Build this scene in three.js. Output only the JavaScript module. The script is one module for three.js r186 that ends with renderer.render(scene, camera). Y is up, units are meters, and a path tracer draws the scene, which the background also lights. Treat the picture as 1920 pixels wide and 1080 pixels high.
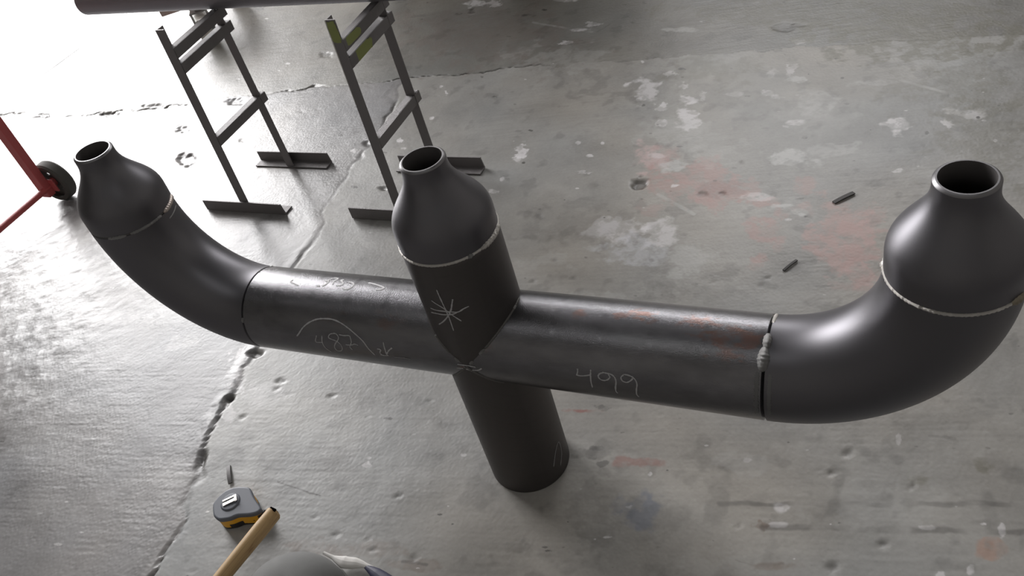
import * as THREE from 'three';
import { mergeGeometries, mergeVertices, toCreasedNormals } from 'three/addons/utils/BufferGeometryUtils.js';
import { RoundedBoxGeometry } from 'three/addons/geometries/RoundedBoxGeometry.js';
import { RectAreaLightUniformsLib } from 'three/addons/lights/RectAreaLightUniformsLib.js';

// ---------------------------------------------------------------- camera, sky, daylight, exposure
const scene = new THREE.Scene();
const FOCAL = 1578.69;                                   // pixels of a 1920 x 1080 frame
const camera = new THREE.PerspectiveCamera(2 * Math.atan(540 / FOCAL) * 180 / Math.PI, 1920 / 1080, 0.05, 60);
camera.position.set(0.67375, 1.43025, 0.90456);
camera.rotation.set(-0.707097, 0.576455, -0.305686, 'YXZ');
camera.updateMatrixWorld(true);
const renderer = new THREE.WebGLRenderer({ antialias: true });
renderer.toneMapping = THREE.LinearToneMapping;
renderer.toneMappingExposure = 0.97;
renderer.shadowMap.enabled = true;
scene.background = new THREE.Color().setRGB(1.0, 1.03, 1.08);     // overcast sky, seen through the openings
RectAreaLightUniformsLib.init();
function daylight(w, h, [x, y, z], towards, power, rgb = [1, 0.985, 0.985]) {
  const l = new THREE.RectAreaLight(new THREE.Color().setRGB(...rgb), power, w, h);
  l.position.set(x, y, z); l.lookAt(...towards); scene.add(l);
}
daylight(3.7, 5.6, [-6.18, 2.82, -4.0], [0, 2.82, -4.0], 14.5);             // yard door in the left wall
daylight(5.6, 2.4, [-1.6, 4.2, -6.98], [-1.6, 4.2, 0], 5.8);             // clerestory in the back wall
daylight(7.4, 0.5, [0, 6.18, 2.3], [0, 0, 2.3], 2.2, [1, 0.99, 0.96]);   // roof light strip

// ---------------------------------------------------------------- helpers
const V = (x, y, z) => new THREE.Vector3(x, y, z);
function rng(seed) { return () => { seed = (seed + 0x6D2B79F5) | 0; let t = Math.imul(seed ^ (seed >>> 15), 1 | seed); t = (t + Math.imul(t ^ (t >>> 7), 61 | t)) ^ t; return ((t ^ (t >>> 14)) >>> 0) / 4294967296; }; }
const names = {};
function numbered(n) { const k = names[n] = (names[n] ?? -1) + 1; return k ? n + '_' + String(k).padStart(3, '0') : n; }
function shadowed(o) { o.castShadow = o.receiveShadow = true; return o; }
function tag(o, label, category, group) { o.name = numbered(o.name); Object.assign(o.userData, { label, category }); if (group) o.userData.group = group; scene.add(o); return o; }
function thing(name, label, category, pos = [0, 0, 0], turn = 0, group) { const o = new THREE.Group(); o.name = name; o.position.set(...pos); o.rotation.y = turn; return tag(o, label, category, group); }
function part(name, geo, mat, parent, label) { const m = shadowed(new THREE.Mesh(geo, mat)); m.name = name; if (label) m.userData.label = label; parent.add(m); return m; }
function struct(name, geo, mat) { const m = shadowed(new THREE.Mesh(geo, mat)); m.name = name; m.userData.kind = 'structure'; scene.add(m); return m; }
function box(w, h, d, x = 0, y = 0, z = 0) { return new THREE.BoxGeometry(w, h, d).translate(x, y, z); }
function rbox(w, h, d, r, x = 0, y = 0, z = 0) { return new RoundedBoxGeometry(w, h, d, 2, r).translate(x, y, z); }
function M(rgb, rough, metal = 0, extra = {}) { return new THREE.MeshStandardMaterial({ color: new THREE.Color().setRGB(...rgb), roughness: rough, metalness: metal, ...extra }); }
// a photo pixel gives a direction; what it touches gives the distance
function ray(u, v) { return V((u - 960) / FOCAL, -(v - 540) / FOCAL, -1).applyQuaternion(camera.quaternion).normalize(); }
function onFloor(u, v, y = 0) { const d = ray(u, v), t = (y - camera.position.y) / d.y; return camera.position.clone().addScaledVector(d, t); }
function onCylinder(u, v, c, axis, r) {
  const d = ray(u, v), o = camera.position.clone().sub(c), dp = d.clone().addScaledVector(axis, -d.dot(axis)), op = o.clone().addScaledVector(axis, -o.dot(axis));
  const A = dp.dot(dp), B = dp.dot(op), C = op.dot(op) - r * r, q = B * B - A * C, t = q < 0 ? -B / A : (-B - Math.sqrt(q)) / A;
  const p = camera.position.clone().addScaledVector(d, t), rel = p.clone().sub(c), n = rel.clone().addScaledVector(axis, -rel.dot(axis)).normalize();
  return { p: p.addScaledVector(n, 0), n };
}
function tube(points, r, seg = 40, rad = 12, closed = false) { return new THREE.TubeGeometry(new THREE.CatmullRomCurve3(points, closed), seg, r, rad, closed); }
function bar(a, b, r, rad = 16) { return new THREE.TubeGeometry(new THREE.LineCurve3(a, b), 1, r, rad, false); }
// fast value noise
const NT = 256, ntab = new Float32Array(NT * NT); { const r = rng(11); for (let i = 0; i < ntab.length; i++) ntab[i] = r(); }
function vn(x, y) { const xi = Math.floor(x), yi = Math.floor(y); let fx = x - xi, fy = y - yi; fx = fx * fx * (3 - 2 * fx); fy = fy * fy * (3 - 2 * fy); const a = (xi & 255), b = ((xi + 1) & 255), c = (yi & 255) << 8, d = ((yi + 1) & 255) << 8; const t = ntab[c + a], u = ntab[c + b], v = ntab[d + a], w = ntab[d + b]; return t + (u - t) * fx + (v - t + (t - u - v + w) * fx) * fy; }
function fbm(x, y, n = 4) { let s = 0, a = 0.5, t = 0; for (let i = 0; i < n; i++) { s += a * vn(x, y); t += a; a *= 0.55; x = x * 2.03 + 17.3; y = y * 2.03 + 5.1; } return s / t; }
function creased(g, angle) { return toCreasedNormals(g.scale(200, 200, 200), angle).scale(0.005, 0.005, 0.005); }   // the add-on joins corners within a centimetre
const clamp = (x, a = 0, b = 1) => Math.min(b, Math.max(a, x)), smooth = (a, b, x) => { const t = clamp((x - a) / (b - a)); return t * t * (3 - 2 * t); };
function dataTex(w, h, fn, srgb) {                      // fn(x, y) -> linear rgb, rows go up
  const d = new Uint8Array(w * h * 4), enc = srgb ? (v) => 255 * (v <= 0.0031308 ? v * 12.92 : 1.055 * v ** (1 / 2.4) - 0.055) : (v) => 255 * v;
  for (let y = 0, k = 0; y < h; y++) for (let x = 0; x < w; x++, k += 4) { const c = fn(x, y); d[k] = enc(clamp(c[0])); d[k + 1] = enc(clamp(c[1])); d[k + 2] = enc(clamp(c[2])); d[k + 3] = 255; }
  const t = new THREE.DataTexture(d, w, h); t.magFilter = t.minFilter = THREE.LinearFilter; t.wrapS = t.wrapT = THREE.RepeatWrapping; if (srgb) t.colorSpace = THREE.SRGBColorSpace; t.needsUpdate = true; return t;
}

// ---------------------------------------------------------------- the floor: concrete slabs with chipped joints, pits and paint
const FX0 = -3.3, FX1 = 1.35, FZ0 = -2.55, FZ1 = 0.8, FSTEP = 0.0062;
const px = (s) => s.trim().split(/\s+/).map((q) => q.split(',').map(Number));
const jointLong = px('-300,222 0,215 60,212 130,218 205,212 300,200 420,186 520,170 640,160 760,148 880,138 1000,124 1200,112 1500,86 1960,60').map(([u, v]) => onFloor(u, v));
const jointCross = px('716,236 690,272 672,300 640,340 618,372 606,405 592,440 572,470 556,500 520,570 492,640 478,662 455,700 432,742 410,775 388,815 380,850 372,890 352,940 338,985 318,1030 290,1090').map(([u, v]) => onFloor(u, v));
{ const a = jointCross[0], b = jointCross[1]; jointCross.unshift(V(a.x - 0.12, 0, a.z - 0.5)); }
const pits = [[342, 241, 26, 16, .010], [350, 299, 34, 26, .012], [1198, 345, 36, 24, .012], [1470, 50, 44, 16, .006], [1500, 46, 30, 8, .004], [431, 746, 20, 14, .012], [378, 862, 12, 34, .008], [478, 662, 26, 16, .010],
  [525, 714, 18, 9, .006], [518, 728, 9, 7, .005], [622, 742, 16, 9, .006], [455, 782, 12, 8, .005], [205, 213, 46, 10, .010], [290, 199, 46, 10, .010], [440, 190, 34, 14, .010], [75, 220, 40, 8, .008], [688, 268, 18, 10, .008], [720, 352, 22, 9, .008],
  [610, 102, 26, 12, .006], [455, 262, 16, 8, .005], [1390, 305, 14, 8, .004], [1320, 363, 20, 10, .005], [1355, 363, 14, 8, .005], [1440, 520, 12, 6, .005], [1560, 884, 18, 10, .006], [1590, 848, 20, 14, .006], [1562, 1060, 26, 22, .006], [1655, 1018, 22, 12, .006],
  [1712, 912, 10, 10, .005], [1385, 985, 12, 8, .004], [630, 1003, 12, 10, .005], [690, 1010, 10, 8, .004], [700, 1030, 14, 7, .004], [775, 1045, 16, 14, .004], [590, 970, 12, 7, .003], [745, 930, 20, 8, .004], [1010, 405, 16, 9, .004], [1040, 488, 14, 8, .004], [1075, 522, 22, 8, .004], [1000, 528, 14, 7, .004], [885, 22, 14, 12, .006]];
{ const r = rng(77); for (let i = 0; i < 90; i++) { const u = r() * 1920, v = 140 + r() * 940, s = 4 + 9 * r() * r(); pits.push([u, v, s * (1 + r()), s * 0.7,   .0008 + .0016 * r()]); } }
function segDist(x, z, line) {                            // distance to a joint and the side of it
  let best = 1e9, side = 1;
  for (let i = 0; i + 1 < line.length; i++) {
    const ax = line[i].x, az = line[i].z, bx = line[i + 1].x - ax, bz = line[i + 1].z - az, L = bx * bx + bz * bz, t = clamp(((x - ax) * bx + (z - az) * bz) / L), dx = x - ax - bx * t, dz = z - az - bz * t, d = dx * dx + dz * dz;
    if (d < best) { best = d; side = bx * dz - bz * dx > 0 ? 1 : -1; }
  }
  return [Math.sqrt(best), side];
}
const floor = new THREE.Group(); floor.name = 'floor'; floor.userData = { kind: 'structure' }; scene.add(floor);
const nx = Math.round((FX1 - FX0) / FSTEP) + 1, nz = Math.round((FZ1 - FZ0) / FSTEP) + 1;
const height = new Float32Array(nx * nz), slabOf = new Uint8Array(nx * nz), dirt = new Float32Array(nx * nz);
const gx = (i) => FX0 + (FX1 - FX0) * i / (nx - 1), gz = (j) => FZ0 + (FZ1 - FZ0) * j / (nz - 1);
const sideLong = segDist(-1, -2.4, jointLong)[1], sideCross = segDist(-2, -0.3, jointCross)[1];
for (let j = 0; j < nz; j++) for (let i = 0; i < nx; i++) {
  const x = gx(i), z = gz(j), k = j * nx + i, wob = (fbm(x * 14, z * 14, 3) - 0.5) * 0.05, a = segDist(x + wob, z + wob, jointLong), b = segDist(x - wob, z + wob * 0.6, jointCross);
  const back = a[1] === sideLong, left = b[1] === sideCross;
  slabOf[k] = back ? 2 : left ? 0 : 1;
  let h = (fbm(x * 2.2, z * 2.2, 3) - 0.5) * 0.004 + (fbm(x * 16, z * 16, 3) - 0.5) * 0.0009;
  const wa = 0.0025 + 0.007 * smooth(0.5, 0.75, fbm(x * 7 + 40, z * 7, 3)) * smooth(-1.2, -1.7, x), wb = 0.003 + 0.007 * smooth(0.46, 0.7, fbm(x * 8, z * 8 + 30, 3));
  const fadeA = (0.25 + 0.75 * smooth(0.42, 0.58, fbm(x * 5 + 11, z * 5, 2))) * (1 - 0.85 * smooth(-0.75, -0.45, x)), fadeB = 0.25 + 0.75 * smooth(0.40, 0.58, fbm(x * 6 + 70, z * 6, 2));
  const open = z > -0.35 && z < -0.02 ? 0.35 : 1;
  const ga = 1 - smooth(wa * 0.5, wa * 1.6, a[0]), gb = back ? 0 : (1 - smooth(wb * 0.5, wb * 1.6, b[0])) * open;
  h -= Math.max(ga * fadeA * 0.006, gb * fadeB * (z < -0.3 ? 0.0025 : 0.005));
  if (!back && left) h += 0.0025 * (1 - smooth(0.015, 0.05, b[0])) * smooth(-0.75, -0.3, z) * (1 - smooth(0.1, 0.3, z));     // raised lip along the joint
  if (left && !back) h += (fbm(x * 26, z * 26 + 9, 3) - 0.5) * 0.004 * smooth(-1.15, -1.7, x) * smooth(-0.9, -0.5, z);   // crusty old screed
  dirt[k] = Math.max(ga * 0.75 * fadeA, gb * fadeB) * (0.6 + 0.6 * fbm(x * 30, z * 30, 2));
  height[k] = h;
}
for (const [u, v, w, h, deep] of pits) {
  const depth = deep < 0.0075 ? deep * 0.4 : deep * 0.75;
  const c = onFloor(u, v), e = onFloor(u + w / 2, v).sub(c), f = onFloor(u, v + h / 2).sub(c), det = e.x * f.z - e.z * f.x, reach = Math.max(e.length(), f.length()) * 1.6 + 0.01;
  for (let j = Math.max(0, Math.floor((c.z - reach - FZ0) / FSTEP)); j <= Math.min(nz - 1, (c.z + reach - FZ0) / FSTEP); j++) for (let i = Math.max(0, Math.floor((c.x - reach - FX0) / FSTEP)); i <= Math.min(nx - 1, (c.x + reach - FX0) / FSTEP); i++) {
    const dx = gx(i) - c.x, dz = gz(j) - c.z, a = (dx * f.z - dz * f.x) / det, b = (e.x * dz - e.z * dx) / det, d = Math.hypot(a, b) + (fbm(gx(i) * 45, gz(j) * 45, 2) - 0.5) * 0.9, k = j * nx + i, g = 1 - smooth(0.55, 1.15, d);
    if (g > 0) { height[k] -= depth * g; dirt[k] = Math.max(dirt[k], g * Math.min(0.8, deep * 80) * (0.55 + 0.6 * vn(gx(i) * 70, gz(j) * 70))); }
  }
}
function dirtAt(x, z) { const i = (x - FX0) / (FX1 - FX0) * (nx - 1), j = (z - FZ0) / (FZ1 - FZ0) * (nz - 1), a = Math.floor(i), b = Math.floor(j); if (a < 0 || b < 0 || a >= nx - 1 || b >= nz - 1) return 0; const f = i - a, g = j - b, k = b * nx + a; return (dirt[k] * (1 - f) + dirt[k + 1] * f) * (1 - g) + (dirt[k + nx] * (1 - f) + dirt[k + nx + 1] * f) * g; }
function heightAt(x, z) { const i = Math.round((x - FX0) / (FX1 - FX0) * (nx - 1)), j = Math.round((z - FZ0) / (FZ1 - FZ0) * (nz - 1)); return i < 0 || j < 0 || i >= nx || j >= nz ? 0 : height[j * nx + i]; }
// paint, plaster and oil marks, tone patches and one of painted shade: [u, v, width, height, kind, strength]
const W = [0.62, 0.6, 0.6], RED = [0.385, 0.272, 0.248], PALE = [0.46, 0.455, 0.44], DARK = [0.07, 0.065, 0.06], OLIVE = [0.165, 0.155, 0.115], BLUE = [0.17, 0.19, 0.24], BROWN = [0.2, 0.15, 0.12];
const marks = [
  [1205, 165, 58, 38, W, 1], [1291, 214, 40, 52, W, 1], [1240, 199, 22, 16, W, .8], [1241, 231, 26, 14, W, .7], [1256, 137, 26, 12, W, .7], [1282, 160, 24, 12, W, .6], [1318, 178, 14, 22, W, .5], [1378, 176, 46, 12, W, .5], [1444, 174, 44, 20, W, .55], [1448, 138, 34, 22, W, .5], [1484, 130, 22, 20, W, .6], [1500, 150, 40, 12, PALE, .8],
  [1681, 236, 44, 44, W, 1], [1781, 205, 50, 20, W, .75], [1835, 214, 56, 20, W, .6], [1777, 231, 24, 16, W, .7], [1495, 229, 34, 14, W, .7], [1530, 190, 70, 50, PALE, .5], [1620, 155, 120, 18, PALE, .45], [1500, 78, 26, 10, W, .5], [1290, 55, 70, 12, PALE, .6], [1480, 296, 80, 34, PALE, .95], [1530, 303, 50, 26, PALE, .7], [1560, 280, 120, 30, PALE, .4], [1682, 319, 16, 9, W, .7], [1866, 263, 8, 6, W, .9], [1130, 268, 7, 6, W, .8], [1204, 115, 7, 5, W, .8], [1085, 267, 10, 8, W, .7], [1094, 323, 22, 8, W, .5],
  [977, 284, 26, 30, W, .95], [970, 298, 26, 10, W, .6], [836, 173, 10, 6, W, .9], [827, 163, 6, 5, W, .8], [808, 220, 8, 6, W, .9], [750, 264, 12, 7, W, .9], [756, 277, 10, 5, W, .8], [925, 7, 30, 12, W, .9], [890, 6, 44, 12, W, .95], [1065, 0, 40, 8, W, .8], [663, 283, 16, 8, W, .8], [664, 296, 10, 6, W, .7], [940, 335, 10, 8, W, .6], [925, 358, 20, 8, W, .5], [1085, 55, 50, 10, W, .6], [1062, 80, 24, 8, W, .6], [1110, 45, 30, 8, W, .5],
  [1228, 295, 76, 58, [.46, .36, .345], .9], [1270, 280, 60, 34, RED, .5], [1300, 330, 170, 70, RED, .8], [1260, 350, 90, 50, RED, .6], [1340, 365, 140, 60, RED, .75], [1390, 350, 60, 40, RED, .5], [1220, 390, 80, 26, RED, .35], [1440, 430, 64, 110, RED, .75], [1455, 460, 40, 30, RED, .7], [1560, 420, 140, 80, RED, .75], [1590, 460, 120, 110, RED, .95], [1610, 510, 80, 60, RED, .8], [1630, 410, 80, 50, RED, .45], [1510, 345, 50, 36, RED, .55], [1510, 385, 50, 24, RED, .6], [1590, 535, 110, 30, RED, .35], [1870, 1030, 70, 40, [.42, .2, .12], .35], [1420, 500, 40, 14, RED, .3],
  [1230, 290, 44, 20, W, .45], [1265, 310, 46, 26, PALE, .7], [1425, 368, 56, 13, W, .5], [1470, 385, 50, 10, PALE, .8], [1500, 398, 36, 12, PALE, .9],
  [1170, 432, 90, 50, W, .55], [1240, 435, 80, 60, W, .65], [1180, 470, 130, 60, [.5, .5, .52], .5], [1130, 430, 60, 40, W, .4], [1290, 480, 80, 70, PALE, .45], [1120, 560, 100, 30, PALE, .3],
  [500, 740, 100, 50, W, .3], [445, 690, 30, 70, W, .75], [425, 770, 26, 40, W, .6], [400, 800, 18, 40, W, .45], [100, 520, 200, 90, W, .35], [200, 590, 160, 40, W, .35], [340, 640, 60, 30, W, .35],
  [1180, 960, 110, 70, BLUE, .55], [1120, 940, 90, 120, DARK, .2], [1465, 950, 40, 20, W, .75], [1455, 983, 40, 12, W, .6], [1175, 950, 18, 7, W, .6], [1220, 888, 9, 7, W, .9], [1138, 1007, 18, 6, W, .6], [1735, 990, 28, 10, W, .6], [1878, 995, 14, 40, W, .7], [1820, 1065, 14, 20, W, .6], [1765, 1078, 16, 14, W, .7], [1685, 822, 8, 22, W, .4], [1400, 862, 18, 8, W, .4], [867, 853, 12, 6, W, .9], [688, 872, 16, 10, W, .9], [690, 858, 14, 6, W, .7], [1430, 985, 30, 16, BROWN, .6], [1440, 1062, 120, 20, BROWN, .45], [1090, 770, 60, 12, [.28, .12, .1], .7], [1130, 765, 30, 10, DARK, .5], [1190, 865, 80, 20, [.27, .13, .11], .5], [1120, 840, 30, 8, DARK, .5], [1090, 850, 80, 20, DARK, .45], [1130, 868, 24, 12, DARK, .5], [1840, 880, 60, 60, OLIVE, .5], [1730, 900, 80, 40, OLIVE, .4],
  [640, 1030, 200, 40, BROWN, .35], [770, 1060, 120, 20, BROWN, .35], [60, 800, 300, 80, DARK, .1], [430, 930, 120, 30, DARK, .12],
  [1700, 60, 500, 110, OLIVE, .7], [1500, 20, 600, 60, OLIVE, .5], [1850, 250, 200, 200, OLIVE, .35], [1260, 100, 160, 60, DARK, .15], [1330, 130, 180, 60, OLIVE, .4], [1800, 160, 260, 120, OLIVE, .35], [900, 60, 330, 130, [.19, .155, .14], .35], [1250, 250, 120, 60, PALE, .25], [1050, 110, 200, 60, PALE, .25], [1690, 660, 300, 160, PALE, .12], [1300, 560, 200, 60, DARK, .1], [700, 440, 60, 30, DARK, .15], [620, 330, 80, 50, DARK, .18], [690, 380, 90, 40, DARK, .15], [820, 350, 60, 60, DARK, .1]];  // brownish patch at top middle paints in part of the soft floor shadow
const lines = [[1350, 945, 1920, 943, 7, DARK, .45], [1430, 988, 1920, 996, 9, DARK, .5], [520, 902, 600, 930, 2.2, DARK, .8], [540, 768, 620, 800, 3, DARK, .15], [185, 745, 230, 775, 3, DARK, .25], [380, 862, 366, 900, 10, DARK, .5], [372, 894, 410, 876, 5, DARK, .45], [1425, 1055, 1465, 1052, 4, DARK, .5], [755, 1052, 800, 1060, 5, DARK, .5], [1200, 810, 1240, 807, 3, DARK, .5], [1430, 1060, 1380, 1050, 2, DARK, .3], [1745, 818, 1790, 822, 4, DARK, .4], [1770, 172, 1690, 150, 5, PALE, .6], [1000, 42, 1110, 60, 4, PALE, .4], [1170, 25, 1120, 60, 3, DARK, .3], [1235, 365, 1300, 400, 6, PALE, .5], [1530, 535, 1560, 533, 4, DARK, .3]];
{ const r = rng(5); for (let i = 0; i < 260; i++) { const u = r() * 1920, v = r() * 1080, s = 3 + 12 * r() * r() * r(); marks.push([u, v, s * (1 + 1.6 * r()), s * .7, r() < 0.7 ? DARK : W, .35 + .5 * r()]); } for (let i = 0; i < 60; i++) { const u = r() * 1920, v = 80 + r() * 1000; marks.push([u, v, 60 + 160 * r(), 20 + 60 * r(), r() < 0.5 ? PALE : DARK, .1 + .12 * r()]); } }
const markWorld = marks.map(([u, v, w, h, c, s]) => { const o = onFloor(u, v), e = onFloor(u + w / 2, v).sub(o), f = onFloor(u, v + h / 2).sub(o); return { o, e, f, det: e.x * f.z - e.z * f.x, c, s, reach: Math.max(e.length(), f.length()) * 2.0, big: w > 30 }; });
const lineWorld = lines.map(([a, b, c, d, w, col, s]) => { const p = onFloor(a, b), q = onFloor(c, d); return { p, q, w: w * p.distanceTo(camera.position) / FOCAL, c: col, s }; });
function slabTexture(x0, x1, z0, z1, w, h, tone, seed) {
  const buf = new Float32Array(w * h * 3), sx = (x1 - x0) / w, sz = (z1 - z0) / h;
  for (let j = 0, k = 0; j < h; j++) for (let i = 0; i < w; i++, k += 3) {
    const x = x0 + (i + 0.5) * sx, z = z0 + (j + 0.5) * sz, s = x * 0.98 - z * 0.19, t = x * 0.19 + z * 0.98;
    const big = fbm(x * 1.7 + seed, z * 1.7, 4), mid = fbm(x * 9 + seed, z * 9 + 7, 4), fine = vn(x * 160, z * 160) * 0.5 + vn(x * 420, z * 420) * 0.5, broom = vn(s * 12 + seed, t * 190) * smooth(0.35, 0.65, fbm(s * 3 + 9, t * 3 + seed, 2));
    let g = 1 + (big - 0.5) * 0.42 + (mid - 0.5) * 0.42 + (fine - 0.5) * 0.14 + (broom - 0.25) * 0.1;
    g *= 1 - 0.2 * smooth(0.60, 0.78, fbm(x * 20 + 3, z * 20 + seed, 3));
    const warm = (fbm(x * 2.6 + 90 + seed, z * 2.6, 3) - 0.5) * 0.12;
    buf[k] = tone[0] * g * (1 + warm); buf[k + 1] = tone[1] * g; buf[k + 2] = tone[2] * g * (1 - warm * 1.2);
  }
  const mix = (k, c, a) => { for (let n = 0; n < 3; n++) buf[k + n] += (c[n] * (0.85 + 0.3 * buf[k + n] / tone[n] * 0.5) - buf[k + n]) * a; };
  const span = (cx, cz, r) => [Math.max(0, Math.floor((cx - r - x0) / sx)), Math.min(w - 1, Math.ceil((cx + r - x0) / sx)), Math.max(0, Math.floor((cz - r - z0) / sz)), Math.min(h - 1, Math.ceil((cz + r - z0) / sz))];
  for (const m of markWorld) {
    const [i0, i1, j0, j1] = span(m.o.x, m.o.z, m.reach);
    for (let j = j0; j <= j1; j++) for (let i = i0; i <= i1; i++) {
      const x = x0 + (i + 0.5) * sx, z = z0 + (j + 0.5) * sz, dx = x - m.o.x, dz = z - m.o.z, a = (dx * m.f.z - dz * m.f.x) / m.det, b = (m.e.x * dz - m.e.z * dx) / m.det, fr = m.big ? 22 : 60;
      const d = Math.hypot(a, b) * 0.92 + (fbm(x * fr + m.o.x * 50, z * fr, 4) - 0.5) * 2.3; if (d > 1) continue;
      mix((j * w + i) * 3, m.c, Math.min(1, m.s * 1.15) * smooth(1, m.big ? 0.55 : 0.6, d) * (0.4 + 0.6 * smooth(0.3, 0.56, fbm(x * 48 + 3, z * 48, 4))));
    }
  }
  for (const l of lineWorld) {
    const cx = (l.p.x + l.q.x) / 2, cz = (l.p.z + l.q.z) / 2, r = l.p.distanceTo(l.q) / 2 + 0.02, [i0, i1, j0, j1] = span(cx, cz, r);
    for (let j = j0; j <= j1; j++) for (let i = i0; i <= i1; i++) {
      const x = x0 + (i + 0.5) * sx, z = z0 + (j + 0.5) * sz, wob = (fbm(x * 25, z * 25, 3) - 0.5) * 0.012, d = segDist(x + wob, z + wob, [l.p, l.q])[0];
      if (d < l.w) mix((j * w + i) * 3, l.c, l.s * smooth(l.w, l.w * 0.3, d) * smooth(0.25, 0.6, fbm(x * 14 + 7, z * 14, 3)));
    }
  }
  for (let j = 0, k = 0; j < h; j++) for (let i = 0; i < w; i++, k += 3) { const d = dirtAt(x0 + (i + 0.5) * sx, z0 + (j + 0.5) * sz); if (d > 0.02) mix(k, [0.055, 0.05, 0.045], Math.min(0.92, d)); }
  return dataTex(w, h, (i, j) => { const k = (j * w + i) * 3; return [buf[k], buf[k + 1], buf[k + 2]]; }, true);
}
const bumpFloor = dataTex(1024, 1024, (i, j) => {          // repeats every 1.2 m; noise wrapped by blending the edges
  const f = (x, y) => { const s = x * 0.98 - y * 0.19, t = x * 0.19 + y * 0.98; return 0.45 * fbm(x * 30, y * 30, 4) + 0.3 * vn(s * 14, t * 130) * smooth(0.4, 0.6, fbm(x * 4, y * 4, 2)) + 0.25 * vn(x * 190, y * 190); };
  const u = i / 1024, v = j / 1024, a = smooth(0.85, 1, u), b = smooth(0.85, 1, v), g = (p, q) => f(p * 1.2, q * 1.2);
  let h = g(u, v); if (a) h = h * (1 - a) + g(u - 1, v) * a; if (b) { let h2 = g(u, v - 1); if (a) h2 = h2 * (1 - a) + g(u - 1, v - 1) * a; h = h * (1 - b) + h2 * b; }
  return [h, h, h];
});
const slabSpec = [                                         // extent in metres and the tone of the concrete
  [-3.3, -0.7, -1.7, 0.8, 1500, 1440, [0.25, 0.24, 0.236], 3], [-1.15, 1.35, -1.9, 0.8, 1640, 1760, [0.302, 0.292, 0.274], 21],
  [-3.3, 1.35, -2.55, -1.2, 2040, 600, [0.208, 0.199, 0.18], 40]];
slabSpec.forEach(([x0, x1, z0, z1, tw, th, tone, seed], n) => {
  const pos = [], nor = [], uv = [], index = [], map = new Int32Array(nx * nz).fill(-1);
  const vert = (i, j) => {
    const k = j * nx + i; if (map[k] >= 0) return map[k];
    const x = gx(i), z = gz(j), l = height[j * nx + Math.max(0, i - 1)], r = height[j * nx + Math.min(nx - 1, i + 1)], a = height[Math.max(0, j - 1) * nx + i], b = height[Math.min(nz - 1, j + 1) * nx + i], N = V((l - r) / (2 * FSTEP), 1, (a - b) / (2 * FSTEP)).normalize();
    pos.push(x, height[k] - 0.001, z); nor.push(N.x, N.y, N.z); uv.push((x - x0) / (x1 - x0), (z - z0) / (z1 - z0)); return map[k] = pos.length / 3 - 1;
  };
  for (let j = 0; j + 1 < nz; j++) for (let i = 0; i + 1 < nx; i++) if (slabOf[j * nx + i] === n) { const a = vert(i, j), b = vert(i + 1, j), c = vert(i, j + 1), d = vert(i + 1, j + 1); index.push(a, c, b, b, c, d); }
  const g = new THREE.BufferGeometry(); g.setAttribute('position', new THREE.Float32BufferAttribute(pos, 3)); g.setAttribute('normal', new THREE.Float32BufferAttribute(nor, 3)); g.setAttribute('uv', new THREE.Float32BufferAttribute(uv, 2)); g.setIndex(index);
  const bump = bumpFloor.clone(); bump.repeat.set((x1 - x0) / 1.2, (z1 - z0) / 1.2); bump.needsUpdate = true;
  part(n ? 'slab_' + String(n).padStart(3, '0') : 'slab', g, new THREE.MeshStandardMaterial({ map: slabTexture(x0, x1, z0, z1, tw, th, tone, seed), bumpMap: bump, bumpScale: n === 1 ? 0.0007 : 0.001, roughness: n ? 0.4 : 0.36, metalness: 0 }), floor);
});
const concrete = M([0.29, 0.28, 0.275], 0.42);
part('slab_003', mergeGeometries([box(3.7, 0.2, 12.5, -5.15, -0.1, -0.75), box(4.7, 0.2, 12.5, 3.7, -0.1, -0.75), box(4.65, 0.2, 4.45, -0.975, -0.1, -4.775), box(4.65, 0.2, 4.7, -0.975, -0.1, 3.15), box(4.75, 0.1, 3.45, -0.975, -0.15, -0.875)]), concrete, floor);

// ---------------------------------------------------------------- the workshop shell, out of frame
const plaster = M([0.3, 0.29, 0.27], 0.85), tin = M([0.14, 0.14, 0.14], 0.6), yard = M([0.5, 0.49, 0.47], 0.9);
struct('wall_left', mergeGeometries([box(0.25, 6.2, 1.15, -6.33, 3.1, -6.425), box(0.25, 6.2, 7.15, -6.33, 3.1, 1.425), box(0.25, 0.55, 3.7, -6.33, 5.925, -4.0)]), plaster);
struct('wall_back', mergeGeometries([box(11.7, 3.0, 0.25, -0.6, 1.5, -7.12), box(11.7, 0.8, 0.25, -0.6, 5.8, -7.12), box(2.05, 2.4, 0.25, -5.43, 4.2, -7.12), box(4.05, 2.4, 0.25, 3.22, 4.2, -7.12)]), plaster);
struct('wall_right', box(0.25, 6.2, 12.2, 5.13, 3.1, -1), plaster);
struct('wall_front', box(11.7, 6.2, 0.25, -0.6, 3.1, 5.12), plaster);
struct('ceiling', mergeGeometries([box(11.7, 0.15, 9.25, -0.6, 6.28, -2.575), box(11.7, 0.15, 2.7, -0.6, 6.28, 3.9), box(2.75, 0.15, 0.5, -5.07, 6.28, 2.3), box(1.55, 0.15, 0.5, 4.47, 6.28, 2.3)]), tin);
struct('ground', box(14, 0.2, 16, -14, -0.1, -2), yard);

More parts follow.
